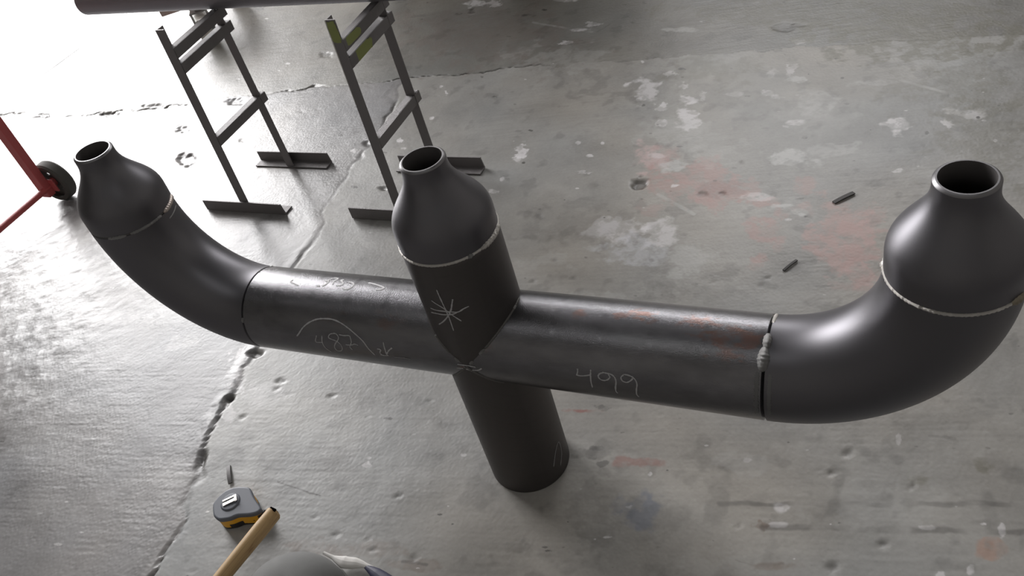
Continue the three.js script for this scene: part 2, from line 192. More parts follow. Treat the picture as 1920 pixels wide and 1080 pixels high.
// ---------------------------------------------------------------- steel
const R = 0.08415, H = 0.38626, AL = 0.49475, AR = 0.50483, REL = 0.22904, RER = 0.23338, HC = 0.2394, LR = 0.14468, RR = 0.03722;
const grainBump = dataTex(512, 512, (i, j) => { const f = (x, y) => 0.6 * fbm(x * 60, y * 60, 3) + 0.4 * vn(x * 220, y * 220), u = i / 512, v = j / 512, a = smooth(0.8, 1, u), b = smooth(0.8, 1, v); let h = f(u, v) * (1 - a) + f(u - 1, v) * a; h = h * (1 - b) + (f(u, v - 1) * (1 - a) + f(u - 1, v - 1) * a) * b; return [h, h, h]; });
function bumpAt(a, b) { const t = grainBump.clone(); t.repeat.set(a, b); t.needsUpdate = true; return t; }
const fittingMat = M([0.142, 0.138, 0.148], 0.42, 1);
const boreMat = M([0.15, 0.14, 0.138], 0.62, 0.6);
const bright = M([0.7, 0.67, 0.63], 0.3, 0.95, { bumpMap: bumpAt(20, 2), bumpScale: 0.0006 });
const rimMat = M([0.19, 0.185, 0.19], 0.4, 0.95);
const tackMat = M([0.36, 0.355, 0.35], 0.42, 0.8, { bumpMap: bumpAt(2, 2), bumpScale: 0.001 });
const chalk = M([0.4, 0.395, 0.4], 0.95), whiteChalk = M([0.8, 0.79, 0.8], 0.95), faintChalk = M([0.22, 0.215, 0.22], 0.95);
const UPY = V(0, 1, 0), EX = V(1, 0, 0);
const headC = V(0, H, 0), colC = V(0, 0, 0);

// mill scale with red primer traces on the header pipe: u runs along the pipe, v round it
const rust = px('1205,588 1212,596 1310,600 1300,610 1320,618 1340,628 1360,632 1400,628 1410,640 1340,612 1375,618 1395,616 1160,592 1086,588 870,690 1290,606 1420,632 1365,660 1375,668').map(([u, v], i) => { const q = onCylinder(u, v, headC, EX, R); return [q.p.x, Math.atan2(q.n.z, q.n.y) * R, i > 16 ? 0.022 : i > 11 ? 0.012 : 0.016, i > 16 ? 0.5 : 0.85]; });
rust.push(...px('725,597 735,600 630,590 900,655').map(([u, v]) => { const q = onCylinder(u, v, headC, EX, R); return [q.p.x, Math.atan2(q.n.z, q.n.y) * R, 0.02, 0.3]; }));
const HL = AL + AR, headTex = dataTex(1600, 840, (i, j) => {
  const x = -AL + HL * (i + 0.5) / 1600, a = ((j + 0.5) / 840 * 2 - 1) * Math.PI, s = a * R; let c = [0.17, 0.167, 0.175];
  const n = fbm(x * 12, s * 40, 4), m = fbm(x * 40 + 5, s * 60, 3); let g = 0.72 + 0.5 * n + 0.25 * (m - 0.5); c = c.map((v) => v * g);
  const scuff = smooth(0.6, 0.72, fbm(x * 9 + 30, s * 55 + 8, 4)) * 0.28; c = c.map((v) => v + (0.2 - v) * scuff);
  for (const [rx, rs, r, k] of rust) { const d = Math.hypot((x - rx) * 0.7, s - rs) / r + (fbm(x * 60, s * 90, 3) - 0.5) * 1.5; if (d < 1) { const t = k * 0.8 * smooth(1, 0.4, d) * smooth(0.38, 0.62, fbm(x * 45 + 20, s * 110, 3)); c = c.map((v, q) => v + ([0.2, 0.125, 0.105][q] - v) * t); } }
  return c;
}, true);
const headMat = new THREE.MeshStandardMaterial({ map: headTex, roughness: 0.22, metalness: 0.9, bumpMap: bumpAt(12, 6), bumpScale: 0.0003 });
const pipeMat = M([0.1, 0.092, 0.09], 0.45, 0.9, { bumpMap: bumpAt(8, 8), bumpScale: 0.0004 });

function revolve(rings, seg = 96) {                       // rings: {c, u, v, r}; a surface through them
  const pos = [], uv = [], index = [];
  rings.forEach((g, i) => { for (let k = 0; k <= seg; k++) { const a = k / seg * Math.PI * 2, p = g.c.clone().addScaledVector(g.u, Math.cos(a) * g.r).addScaledVector(g.v, Math.sin(a) * g.r); pos.push(p.x, p.y, p.z); uv.push(i / (rings.length - 1), k / seg); } });
  for (let i = 0; i + 1 < rings.length; i++) for (let k = 0; k < seg; k++) { const a = i * (seg + 1) + k, b = a + seg + 1; index.push(a, b, a + 1, a + 1, b, b + 1); }
  const g = new THREE.BufferGeometry(); g.setAttribute('position', new THREE.Float32BufferAttribute(pos, 3)); g.setAttribute('uv', new THREE.Float32BufferAttribute(uv, 2)); g.setIndex(index);
  return creased(g.toNonIndexed(), 0.6);
}
function ribbon(pts, w, rnd) {                            // a chalk stroke lying on a surface; pts: {p, n}
  const pos = [], index = [], curve = new THREE.CatmullRomCurve3(pts.map((q) => q.p)), ncurve = new THREE.CatmullRomCurve3(pts.map((q) => q.n)), steps = Math.max(6, pts.length * 6);
  for (let i = 0; i <= steps; i++) {
    const t = i / steps, p = curve.getPoint(t), n = ncurve.getPoint(t).normalize(), d = curve.getTangent(t), s = d.cross(n).normalize(), e = w * (0.7 + 0.6 * rnd()) * (i === 0 || i === steps ? 0.5 : 1);
    for (const [a, h] of [[-1, 0], [-0.6, 0.00035], [0.6, 0.00035], [1, 0]]) { const q = p.clone().addScaledVector(s, e * a).addScaledVector(n, 0.0003 + h); pos.push(q.x, q.y, q.z); }
    if (i) for (let k = 0; k < 3; k++) { const a = (i - 1) * 4 + k, b = a + 4; index.push(a, a + 1, b, a + 1, b + 1, b); }
  }
  const g = new THREE.BufferGeometry(); g.setAttribute('position', new THREE.Float32BufferAttribute(pos, 3)); g.setIndex(index); g.computeVertexNormals(); return g;
}

const manifold = thing('pipe_manifold', 'black steel pipe manifold with two elbows and three reducers standing on its column', 'pipe manifold');
// header
const YZ = { u: V(0, -1, 0), v: V(0, 0, -1) };           // v of the texture starts underneath the pipe
const headRing = (x, r) => ({ c: V(x, H, 0), u: V(0, -1, 0), v: V(0, 0, -1), r });
function headerGeometry() {
  const xs = [-AL, -AL + 0.0028]; for (let i = 1; i < 40; i++) xs.push(-AL + 0.0028 + (HL - 0.0056) * i / 40); xs.push(AR - 0.0028, AR);
  const g = revolve(xs.map((x, i) => headRing(x, i === 0 || i === xs.length - 1 ? R - 0.005 : R)), 120), p = g.attributes.position, uv = g.attributes.uv;
  for (let i = 0; i < p.count; i += 3) {
    let base = null;
    for (let k = 0; k < 3; k++) { let a = Math.atan2(p.getZ(i + k), p.getY(i + k) - H) / (2 * Math.PI) + 0.5; if (base === null) base = a; else { if (a - base > 0.5) a -= 1; if (base - a > 0.5) a += 1; } uv.setXY(i + k, (p.getX(i + k) + AL) / HL, a); }
  }
  return g;
}
const header = part('header_pipe', headerGeometry(), headMat, manifold, 'dark mill-scale horizontal pipe with chalk numbers');
// vertical pipes cut to the saddle
function saddlePipe(y0, up) {
  const seg = 120, rows = 24, pos = [], uv = [], index = [];
  for (let i = 0; i <= rows; i++) for (let k = 0; k <= seg; k++) { const a = k / seg * Math.PI * 2, x = R * Math.cos(a), z = R * Math.sin(a), cut = H + up * R * Math.abs(Math.cos(a)), end = y0, t = i / rows, last = up > 0 && i === rows, rr = last ? 1 - 0.005 / R : 1; pos.push(x * rr, last ? end : cut + ((up > 0 ? end - 0.0028 : end) - cut) * Math.min(1, up > 0 ? t * rows / (rows - 1) : t), z * rr); uv.push(k / seg, t); }
  for (let i = 0; i < rows; i++) for (let k = 0; k < seg; k++) { const a = i * (seg + 1) + k, b = a + seg + 1; up > 0 ? index.push(a, b, a + 1, a + 1, b, b + 1) : index.push(a, a + 1, b, a + 1, b + 1, b); }
  const g = new THREE.BufferGeometry(); g.setAttribute('position', new THREE.Float32BufferAttribute(pos, 3)); g.setAttribute('uv', new THREE.Float32BufferAttribute(uv, 2)); g.setIndex(index); g.computeVertexNormals(); return g;
}
const riser = part('riser_pipe', saddlePipe(H + HC, 1), pipeMat, manifold);
const column = part('column_pipe', mergeGeometries([saddlePipe(0.0, -1), new THREE.RingGeometry(R - 0.007, R, 96).rotateX(Math.PI / 2).translate(0, 0.0004, 0)].map((g) => g.toNonIndexed())), pipeMat, manifold);
// saddle weld
const saddle = (up, a) => V(R * Math.cos(a), H + up * R * Math.abs(Math.cos(a)), R * Math.sin(a));
function bead(points, r, closed, seed, rad = 10) {        // a rippled weld bead along a curve
  const curve = new THREE.CatmullRomCurve3(points, closed), len = curve.getLength(), seg = Math.max(16, Math.round(len / 0.0018)), g = new THREE.TubeGeometry(curve, seg, r, rad, closed), p = g.attributes.position, rnd = rng(seed);
  const rip = Array.from({ length: seg + 1 }, (_, i) => 0.92 + (0.2 * rnd() - 0.1 + 0.1 * Math.sin(i * 1.9)) * Math.min(1, 0.0055 / r)); if (closed) rip[seg] = rip[0]; else for (let i = 0; i <= seg; i++) { const e = Math.min(1, Math.min(i, seg - i) / seg * len / (2.2 * r)); rip[i] *= 0.12 + 0.88 * Math.sqrt(1 - (1 - e) * (1 - e)); }
  for (let i = 0; i <= seg; i++) { const c = curve.getPointAt(i / seg); for (let k = 0; k <= rad; k++) { const n = i * (rad + 1) + k, q = V(p.getX(n), p.getY(n), p.getZ(n)).sub(c).multiplyScalar(rip[i]).add(c); p.setXYZ(n, q.x, q.y, q.z); } }
  g.computeVertexNormals(); return g;
}
const arcPts = (n, a0, a1, f) => Array.from({ length: n }, (_, i) => f(a0 + (a1 - a0) * i / (n - 1)));
const darkWeld = M([0.12, 0.115, 0.11], 0.5, 0.6);
part('saddle_weld', bead(arcPts(40, -0.2, 1.05, (a) => saddle(1, a)), 0.0026, false, 5), darkWeld, manifold);
part('saddle_weld', bead(arcPts(40, Math.PI - 1.25, Math.PI + 0.3, (a) => saddle(1, a)), 0.0024, false, 6), darkWeld, manifold);
for (const [a, s] of [[1.12, 0.006], [1.42, 0.004], [0.1, 0.007], [2.25, 0.004], [1.75, 0.004]]) part('tack_weld', bead(arcPts(6, a - s / R, a + s / R, (t) => saddle(1, t)), 0.0032, false, 9 + Math.round(a * 10)), tackMat, manifold);
part('saddle_weld', bead(arcPts(40, 0.9, 2.2, (a) => saddle(-1, a)), 0.0024, false, 15), darkWeld, manifold);

// elbows and reducers
function fittings(sg, A, Re, tilt, over) {
  const up = V(0, Math.cos(tilt), Math.sin(tilt)), base = V(sg * A, H, 0), cen = base.clone().addScaledVector(up, Re), last = Math.PI / 2 + over, X = V(sg, 0, 0), bi = X.clone().cross(up).normalize();
  const at = (ph) => { const c = cen.clone().addScaledVector(X, Re * Math.sin(ph)).addScaledVector(up, -Re * Math.cos(ph)), rad = X.clone().multiplyScalar(Math.sin(ph)).addScaledVector(up, -Math.cos(ph)); return { c, u: rad, v: bi.clone().multiplyScalar(sg), r: R }; };
  const rings = [], e = 0.0028 / Re; rings.push({ ...at(0), r: R - 0.005 }, at(e)); for (let i = 1; i < 48; i++) rings.push(at(e + (last - 2 * e) * i / 48)); rings.push(at(last - e), { ...at(last), r: R - 0.005 });
  part('elbow', revolve(rings, 96), fittingMat, manifold);
  const end = at(last), ax = X.clone().multiplyScalar(Math.cos(last)).addScaledVector(up, Math.sin(last));
  return { end: end.c, ax, u: end.u, v: ax.clone().cross(end.u).normalize(), start: at(0) };
}
const LT = fittings(-1, AL, REL, 0.00546, 0.04726), RT = fittings(1, AR, RER, 0.0085, 0.01028), CT = { end: V(0, H + HC, 0), ax: UPY, u: V(0, 0, 1), v: V(1, 0, 0) };
function reducerR(t) { const s = clamp((t - 0.19) / 0.73); const k = s * s * s * (s * (6 * s - 15) + 10) * 0.55 + s * s * (3 - 2 * s) * 0.45; return R + (RR - R) * k; }
function reducer(T) {
  const ring = (y, r) => ({ c: T.end.clone().addScaledVector(T.ax, y), u: T.u, v: T.v, r }), out = [ring(0, R - 0.005), ring(0.0028, R)], N = 46;
  for (let i = 1; i < N; i++) out.push(ring(0.0028 + (LR - 0.0063) * i / N, reducerR((0.0028 + (LR - 0.0063) * i / N) / LR))); out.push(ring(LR - 0.0035, RR));
  const red = part('reducer', revolve(out), fittingMat, manifold);
  const inn = []; for (let i = 0; i <= 30; i++) { const t = 1 - i / 30; inn.push(ring(LR * t, reducerR(t) - 0.0055)); } part('bore', revolve(inn), boreMat, red);
  part('bevelled_rim', revolve([ring(LR - 0.0035, RR), ring(LR - 0.0022, RR - 0.0006), ring(LR, RR - 0.0035), ring(LR, RR - 0.0055)], 96), rimMat, red, 'ground steel rim');
}
[LT, CT, RT].forEach(reducer);
const ringPt = (T, a, r = R) => T.end.clone().addScaledVector(T.u, Math.cos(a) * r).addScaledVector(T.v, Math.sin(a) * r);
function ringAngle(T, u, v) { let best = 0, d0 = 1e9; for (let k = 0; k < 360; k++) { const a = k * Math.PI / 180, q = ringPt(T, a), s = q.clone().project(camera), d = Math.hypot((s.x + 1) * 960 - u, (1 - s.y) * 540 - v); if (d < d0) { d0 = d; best = a; } } return best; }
// butt welds below the reducers: ground silver bead in the bevel, thicker tacks on top
part('weld_bead', bead(arcPts(60, 0, Math.PI * 2 * 59 / 60, (a) => ringPt(CT, a, R - 0.0012)), 0.0032, true, 21), bright, manifold, 'shiny ground weld bead');
part('weld_bead', bead(arcPts(60, 0, Math.PI * 2 * 59 / 60, (a) => ringPt(RT, a, R - 0.0012)), 0.0032, true, 22), bright, manifold, 'shiny ground weld bead');
part('weld_bead', bead(arcPts(60, 0, Math.PI * 2 * 59 / 60, (a) => ringPt(LT, a, R - 0.003)), 0.0024, true, 23), darkWeld, manifold);
function tacks(T, u0, v0, u1, v1, r, seed, mat = tackMat) { let a = ringAngle(T, u0, v0), b = ringAngle(T, u1, v1); if (b - a > Math.PI) b -= 2 * Math.PI; if (a - b > Math.PI) a -= 2 * Math.PI; part('tack_weld', bead(arcPts(10, a, b, (t) => ringPt(T, t, R - 0.0005)), r, false, seed), mat, manifold); }
tacks(CT, 900, 466, 937, 420, 0.0052, 31, bright); tacks(CT, 875, 484, 888, 477, 0.005, 32);
tacks(RT, 1895, 572, 1925, 552, 0.006, 33, M([0.24, 0.21, 0.16], 0.5, 0.7)); tacks(RT, 1653, 488, 1655, 505, 0.0048, 34, bright);
tacks(LT, 306, 397, 326, 364, 0.0052, 35, M([0.5, 0.44, 0.4], 0.45, 0.8)); tacks(LT, 244, 440, 300, 400, 0.0034, 36); tacks(LT, 203, 450, 238, 445, 0.0038, 37);
{ const a0 = ringAngle(LT, 312, 400), a1 = ringAngle(LT, 328, 372), f = (a) => ringPt(LT, a, R + 0.0006).addScaledVector(LT.ax, -0.018); let b = a1; if (b - a0 > Math.PI) b -= 2 * Math.PI; if (a0 - b > Math.PI) b += 2 * Math.PI; part('grind_scar', bead(arcPts(8, a0, b, f), 0.0016, false, 38), tackMat, manifold); }
// tacks in the open joints of the header
const headPt = (x, a, r = R) => V(x, H + Math.cos(a) * r, Math.sin(a) * r);
const ang = (u, v, x) => { let best = 0, d0 = 1e9; for (let k = 0; k < 720; k++) { const a = k * Math.PI / 360, s = headPt(x, a).project(camera), d = Math.hypot((s.x + 1) * 960 - u, (1 - s.y) * 540 - v); if (d < d0) { d0 = d; best = a; } } return best > Math.PI ? best - 2 * Math.PI : best; };
part('tack_weld', bead(arcPts(10, ang(1438, 625, AR), ang(1433, 655, AR), (a) => headPt(AR, a, R - 0.0005)), 0.0075, false, 41), tackMat, manifold, 'silvery blob of weld across the joint');
part('tack_weld', bead(arcPts(10, ang(1434, 650, AR), ang(1431, 698, AR), (a) => headPt(AR - 0.002, a, R - 0.0005)), 0.0105, false, 42), tackMat, manifold, 'silvery blob of weld across the joint');
part('tack_weld', bead(arcPts(6, ang(1453, 586, AR), ang(1448, 606, AR), (a) => headPt(AR + 0.003, a, R - 0.0015)), 0.0035, false, 43), bright, manifold);
for (const [u0, v0, u1, v1, s] of [[483, 511, 488, 507, 44], [454, 596, 454, 606, 45], [512, 497, 506, 498, 46]]) part('tack_weld', bead(arcPts(5, ang(u0, v0, -AL), ang(u1, v1, -AL), (a) => headPt(-AL, a, R - 0.001)), 0.004, false, s), tackMat, manifold);
// ground stripes beside the right joint
for (const dx of [-0.0085, 0.010]) part('grind_scar', (() => { const a0 = ang(1432, 700, AR), a1 = ang(1434, 775, AR); return ribbon(arcPts(10, a0, a1, (a) => ({ p: headPt(AR + dx, a, R + 0.0002), n: V(0, Math.cos(a), Math.sin(a)) })), 0.0030, rng(50)); })(), M([0.16, 0.16, 0.16], 0.45, 0.8), manifold);

// chalk writing
const chalkRnd = rng(99);
function strokes(parent, c, axis, ox, oy, k, list, w, mat, label) {
  const geos = list.map((s) => { const q = px(s).map(([u, v]) => onCylinder(ox + u / k, oy + v / k, c, axis, R)); return ribbon(q, w, chalkRnd); });
  return part('chalk_mark', mergeGeometries(geos), mat, parent, label);
}
strokes(header, headC, EX, 1060, 680, 12, ['275,130 278,195 262,270', '245,272 330,292 450,290 580,270', '572,150 568,280 578,420 612,552', '850,222 770,250 742,310 790,372 870,397 960,375 1002,320 965,262', '830,214 930,236 1040,266 1110,330 1140,420 1130,560 1142,640 1180,686'], 0.0012, chalk, 'chalk numerals 49');
strokes(header, headC, EX, 1060, 680, 12, ['1310,272 1252,335 1290,410 1380,441 1470,402 1522,350', '1308,262 1400,276 1500,316 1580,392 1612,480 1600,620 1612,720 1660,766'], 0.0012, chalk, 'chalk numeral 9');
strokes(header, headC, EX, 560, 590, 8.727, ['-30,350 0,315 70,212 170,130 300,76 440,66 560,80 680,130 800,210 920,310 1050,430 1140,550 1250,662'], 0.0013, chalk, 'chalk arc over the numerals');
strokes(header, headC, EX, 560, 590, 8.727, ['295,335 282,440 400,452', '382,340 388,450 440,540 540,610', '600,302 510,322 490,372 540,402 620,432 690,490 716,550 690,592 630,582 590,530 602,470 640,420 652,370 622,322 585,302', '660,326 740,341 832,346 850,385 862,450 842,530 882,572', '770,490 860,496 920,481 982,502'], 0.0010, chalk, 'chalk numerals 487');
strokes(header, headC, EX, 560, 590, 8.727, ['1385,450 1402,530 1440,652', '1285,560 1340,570 1332,625 1372,662', '1532,540 1472,590 1440,652', '1340,652 1400,665 1475,664'], 0.0013, chalk, 'small chalk star');
strokes(header, headC, EX, 560, 590, 8.727, ['1560,690 1700,702 1825,722'], 0.001, faintChalk);
strokes(header, headC, EX, 520, 500, 8.727, ['262,215 222,244 290,285 342,312'], 0.0017, whiteChalk);
strokes(header, headC, EX, 520, 500, 8.727, ['775,222 825,238 852,214', '850,240 790,292 730,322', '640,308 692,322', '872,197 940,190 992,198 930,240 905,292', '1095,218 1045,225 1075,265 1050,302 960,310', '1165,255 1230,265 1248,300 1195,350 1110,371 1060,345'], 0.0019, whiteChalk, 'chalk numerals 3755');
strokes(header, headC, EX, 520, 500, 8.727, ['1490,265 1600,290 1700,325 1742,350 1695,374 1610,376'], 0.0019, whiteChalk, 'chalk arrow tip');
strokes(header, headC, EX, 840, 640, 13.5, ['240,580 400,602 560,626 702,656', '220,668 400,690 560,720 760,730 860,680', '400,645 560,730 692,832', '600,515 642,545'], 0.0013, chalk, 'chalk centre mark');
strokes(header, headC, EX, 840, 640, 13.5, ['612,860 616,900 620,950'], 0.0012, faintChalk);
strokes(riser, colC, UPY, 790, 530, 10.8, ['310,140 350,240 480,520 560,700 655,970', '190,515 300,555 480,580 620,592 750,590 850,530 965,475', '205,600 300,620 450,646 640,636 760,580', '205,360 290,420 440,512 620,650 812,776', '360,842 440,790 530,690 600,552 620,430 636,330'], 0.0012, chalk, 'chalk star');
strokes(column, colC, UPY, 840, 640, 3.375, ['668,792 682,690 698,638 718,700 712,786'], 0.0014, faintChalk, 'faint chalk mark');

// ---------------------------------------------------------------- trestles and the pipe lying on them
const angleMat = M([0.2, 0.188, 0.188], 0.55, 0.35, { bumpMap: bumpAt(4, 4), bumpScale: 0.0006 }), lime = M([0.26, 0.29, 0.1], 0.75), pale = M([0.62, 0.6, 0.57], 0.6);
function ell(len, a, t) {                                 // angle iron along +y, legs along +x and +z from the corner
  const s = new THREE.Shape(); s.moveTo(0, 0); s.lineTo(a, 0); s.lineTo(a, t * 0.6); s.lineTo(a - t * 0.4, t); s.lineTo(t, t); s.lineTo(t, a - t * 0.4); s.lineTo(t * 0.6, a); s.lineTo(0, a); s.lineTo(0, 0);
  return new THREE.ExtrudeGeometry(s, { depth: len, bevelEnabled: false }).rotateX(-Math.PI / 2).scale(1, 1, -1).applyMatrix4(new THREE.Matrix4());
}
function flip(g) { const i = g.index; if (i) { for (let k = 0; k < i.count; k += 3) { const a = i.getX(k); i.setX(k, i.getX(k + 1)); i.setX(k + 1, a); } } else { for (const n of ['position', 'normal', 'uv']) { const A = g.attributes[n]; if (!A) continue; const s = A.itemSize; for (let k = 0; k < A.count; k += 3) for (let c = 0; c < s; c++) { const p = A.array[k * s + c]; A.array[k * s + c] = A.array[(k + 1) * s + c]; A.array[(k + 1) * s + c] = p; } } } g.computeVertexNormals(); return g; }
function trestle(label, x, zf, zb, lean, green) {
  const t = thing('pipe_trestle', label, 'trestle', [x, 0, 0], 0, 'angle iron trestles');
  const U = 0.031, T = 0.0045, zm = (zf + zb) / 2;
  // uprights: broad leg faces the front, the other leg runs back on the left
  const leg = (h, z, top) => { const g = flip(ell(h, U, T).scale(1, 1, -1)), p = g.attributes.position; flip(g); for (let i = 0; i < p.count; i++) { const y = p.getY(i); p.setXYZ(i, p.getX(i) - U / 2 + top * (y / 0.64 - 0.5), y + 0.005, p.getZ(i) + z); } g.computeVertexNormals(); return g; };
  const f = part('upright', leg(0.642, zf, lean), angleMat, t), b = part('upright', leg(0.58, zb + U, 0), angleMat, t);
  // crossbars: upright leg on the +x side, flat leg on top
  const cross = (y, name) => {
    const len = zf - zb - T - 0.001, zc = (zf - T + zb) / 2, g = mergeGeometries([rbox(T, 0.031, len, 0.001, 0.0118, y - 0.0155, zc), rbox(0.0265, T, len, 0.001, 0, y - T / 2, zc)]), p = g.attributes.position, off = lean * (y / 0.64 - 0.5);
    for (let i = 0; i < p.count; i++) p.setX(i, p.getX(i) + off * clamp((p.getZ(i) - zb) / (zf - zb))); return part(name, g, angleMat, t);
  };
  const c1 = cross(0.585 + 0.002, 'crossbar'), c2 = cross(0.538, 'crossbar'), c3 = cross(0.285, 'crossbar');
  // feet: angle irons laid along x, upstand outside, flat leg inwards
  const foot = (z, s, x0, x1) => { const q = new THREE.Shape(); q.moveTo(x0, 0); q.lineTo(x1, 0); q.lineTo(x1 - 0.006, 0.040); q.lineTo(x0 - 0.0, 0.040); q.lineTo(x0, 0); const up = new THREE.ExtrudeGeometry(q, { depth: T, bevelEnabled: false }).translate(0, 0, z - T / 2); return part('foot', mergeGeometries([up.toNonIndexed(), rbox(x1 - x0, T, 0.038, 0.001, (x0 + x1) / 2, T / 2, z + s * 0.019).toNonIndexed()]), angleMat, t); };
  foot(zf + 0.006, -1, -0.19, 0.145); foot(zb - 0.004, 1, -0.155, 0.155);
  if (green) {
    const ragged = (w, h, seed) => { const q = new THREE.Shape(), rn = rng(seed), n = 26; for (let i = 0; i < n; i++) { const a = i / n * Math.PI * 2, k = 0.78 + 0.3 * rn(), cx = Math.sign(Math.cos(a)) * Math.abs(Math.cos(a)) ** 0.5, cy = Math.sign(Math.sin(a)) * Math.abs(Math.sin(a)) ** 0.5; i ? q.lineTo(Math.max(-w / 2, Math.min(w / 2, cx * w / 2 * k * 1.1)), Math.max(-h / 2, Math.min(h / 2, cy * h / 2 * k * 1.1))) : q.moveTo(w / 2 * k, 0); } return new THREE.ExtrudeGeometry(q, { depth: 0.0006, bevelEnabled: false }); };
    part('paint_patch', ragged(0.028, 0.06, 3).translate(0.5 * lean, 0.614, zf + 0.0002), lime, f, 'lime green paint');
    part('paint_patch', ragged(0.075, 0.024, 4).rotateY(Math.PI / 2).translate(0.0142 + 0.35 * lean, 0.574, zf - 0.055), lime, c1, 'lime green paint');
    part('paint_patch', ragged(0.105, 0.03, 5).rotateY(Math.PI / 2).translate(0.0142 + 0.25 * lean, 0.5225, zf - 0.075), lime, c2, 'lime green paint');
    part('lit_edge_strip', (() => { const q = new THREE.Shape(); q.moveTo(-U / 2 + 0.49 * lean, 0.646); q.lineTo(-U / 2 + 0.0035 + 0.49 * lean, 0.646); q.lineTo(-U / 2 + 0.0012 + 0.14 * lean, 0.40); q.lineTo(-U / 2 + 0.12 * lean, 0.40); return new THREE.ExtrudeGeometry(q, { depth: 0.0006, bevelEnabled: false }).translate(0, 0, zf + 0.0002); })(), pale, f, 'pale strip painted for the lit flange edge');  // pale strip stands in for light catching the flange edge
  }
  return t;
}
trestle('bare dark angle iron trestle nearest the red trolley wheel', -1.283, -0.742, -1.017, 0.04, false);
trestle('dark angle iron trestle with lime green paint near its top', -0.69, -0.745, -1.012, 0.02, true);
const restMat = M([0.27, 0.26, 0.28], 0.42, 0.7, { bumpMap: bumpAt(30, 4), bumpScale: 0.0004 });
{
  const r = 0.0445, a = V(-1.84, 0.5875 + r, -1.0185), b = V(-0.2, 0.5875 + r, -0.957), d = b.clone().sub(a), L = d.length(); d.normalize();
  const t = thing('steel_pipe', 'long dark steel pipe lying across two trestles', 'pipe', a.toArray());
  const u = UPY.clone(), v = d.clone().cross(u), ring = (s, q) => ({ c: d.clone().multiplyScalar(s), u, v, r: q });
  part('pipe_wall', revolve([ring(0, r - 0.004), ring(0.0015, r), ring(L * 0.25, r), ring(L * 0.5, r), ring(L * 0.75, r), ring(L - 0.0015, r), ring(L, r - 0.004)], 64), restMat, t);
  part('bore', revolve([ring(0, r - 0.004), ring(L / 2, r - 0.0055), ring(L, r - 0.004)], 64), boreMat, t);
}

// ---------------------------------------------------------------- an unseen stand-in vessel above the frame, added and sized to shade the floor
{
  const t = thing('shade_tank', 'unseen dark tank on cradles, added to cast the soft floor shadow', 'tank', [-1.4, 0, -2.78]), tankMat = M([0.12, 0.115, 0.11], 0.6, 0.3);
  part('shell', new THREE.LatheGeometry([[0.001, -0.9], [0.4, -0.85], [0.65, -0.74], [0.75, -0.58], [0.75, 0.58], [0.65, 0.74], [0.4, 0.85], [0.001, 0.9]].map((q) => new THREE.Vector2(...q)), 48).rotateZ(Math.PI / 2).translate(0, 1.0, 0), tankMat, t);
  for (const x of [-0.35, 0.35]) part('cradle', rbox(0.08, 0.42, 0.62, 0.004, x, 0.21, -0.1), tankMat, t);
}

// ---------------------------------------------------------------- red trolley with a dark wheel
const redPaint = M([0.52, 0.1, 0.1], 0.45, 0, { bumpMap: bumpAt(3, 3), bumpScale: 0.0005 }), rubber = M([0.075, 0.072, 0.065], 0.8);
{
  const t = thing('hand_trolley', 'red steel hand trolley with a dark spoked wheel on bright floor', 'trolley', [-2.19, 0, -0.71]);
  const r = 0.079, wy = r, wz = -0.044;
  const post = part('post', rbox(0.044, 1.0, 0.03, 0.004, -0.012, 0.5 + wy - 0.035, 0.0), redPaint, t);
  part('axle', bar(V(0.0, wy - 0.004, 0.62), V(0.0, wy - 0.004, -0.05), 0.011), redPaint, t);
  part('post', rbox(0.034, 1.0, 0.026, 0.004, -0.006, 0.5 + wy - 0.03, 0.56), redPaint, t);
  part('handle', bar(V(-0.006, 1.03, 0.0), V(-0.006, 1.03, 0.56), 0.013), redPaint, t);
  part('bracket', rbox(0.06, 0.05, 0.006, 0.002, 0.006, wy, -0.016), redPaint, t);
  const wheel = (z) => {
    const prof = [[r - 0.02, -0.022], [r - 0.005, -0.022], [r, -0.015], [r, 0.015], [r - 0.005, 0.022], [r - 0.02, 0.022], [r - 0.02, -0.022]].map(([a, b]) => new THREE.Vector2(a, b));
    const w = part('wheel', creased(new THREE.LatheGeometry(prof, 56).toNonIndexed(), 0.5).rotateX(Math.PI / 2).translate(0, wy, z), rubber, t);
    const s = new THREE.Shape(); s.absarc(0, 0, r - 0.018, 0, Math.PI * 2); for (let k = 0; k < 5; k++) { const a = k / 5 * Math.PI * 2 + 0.5, h = new THREE.Path(); h.absellipse(Math.cos(a) * 0.035, Math.sin(a) * 0.035, 0.0085, 0.013, 0, Math.PI * 2, true, a); s.holes.push(h); }
    part('hub_disc', new THREE.ExtrudeGeometry(s, { depth: 0.008, bevelEnabled: false, curveSegments: 24 }).translate(0, wy, z - 0.004), rubber, w);
    part('hub', new THREE.CylinderGeometry(0.016, 0.018, 0.044, 24).rotateX(Math.PI / 2).translate(0, wy, z), redPaint, w);
  };
  wheel(wz); wheel(0.622);
}
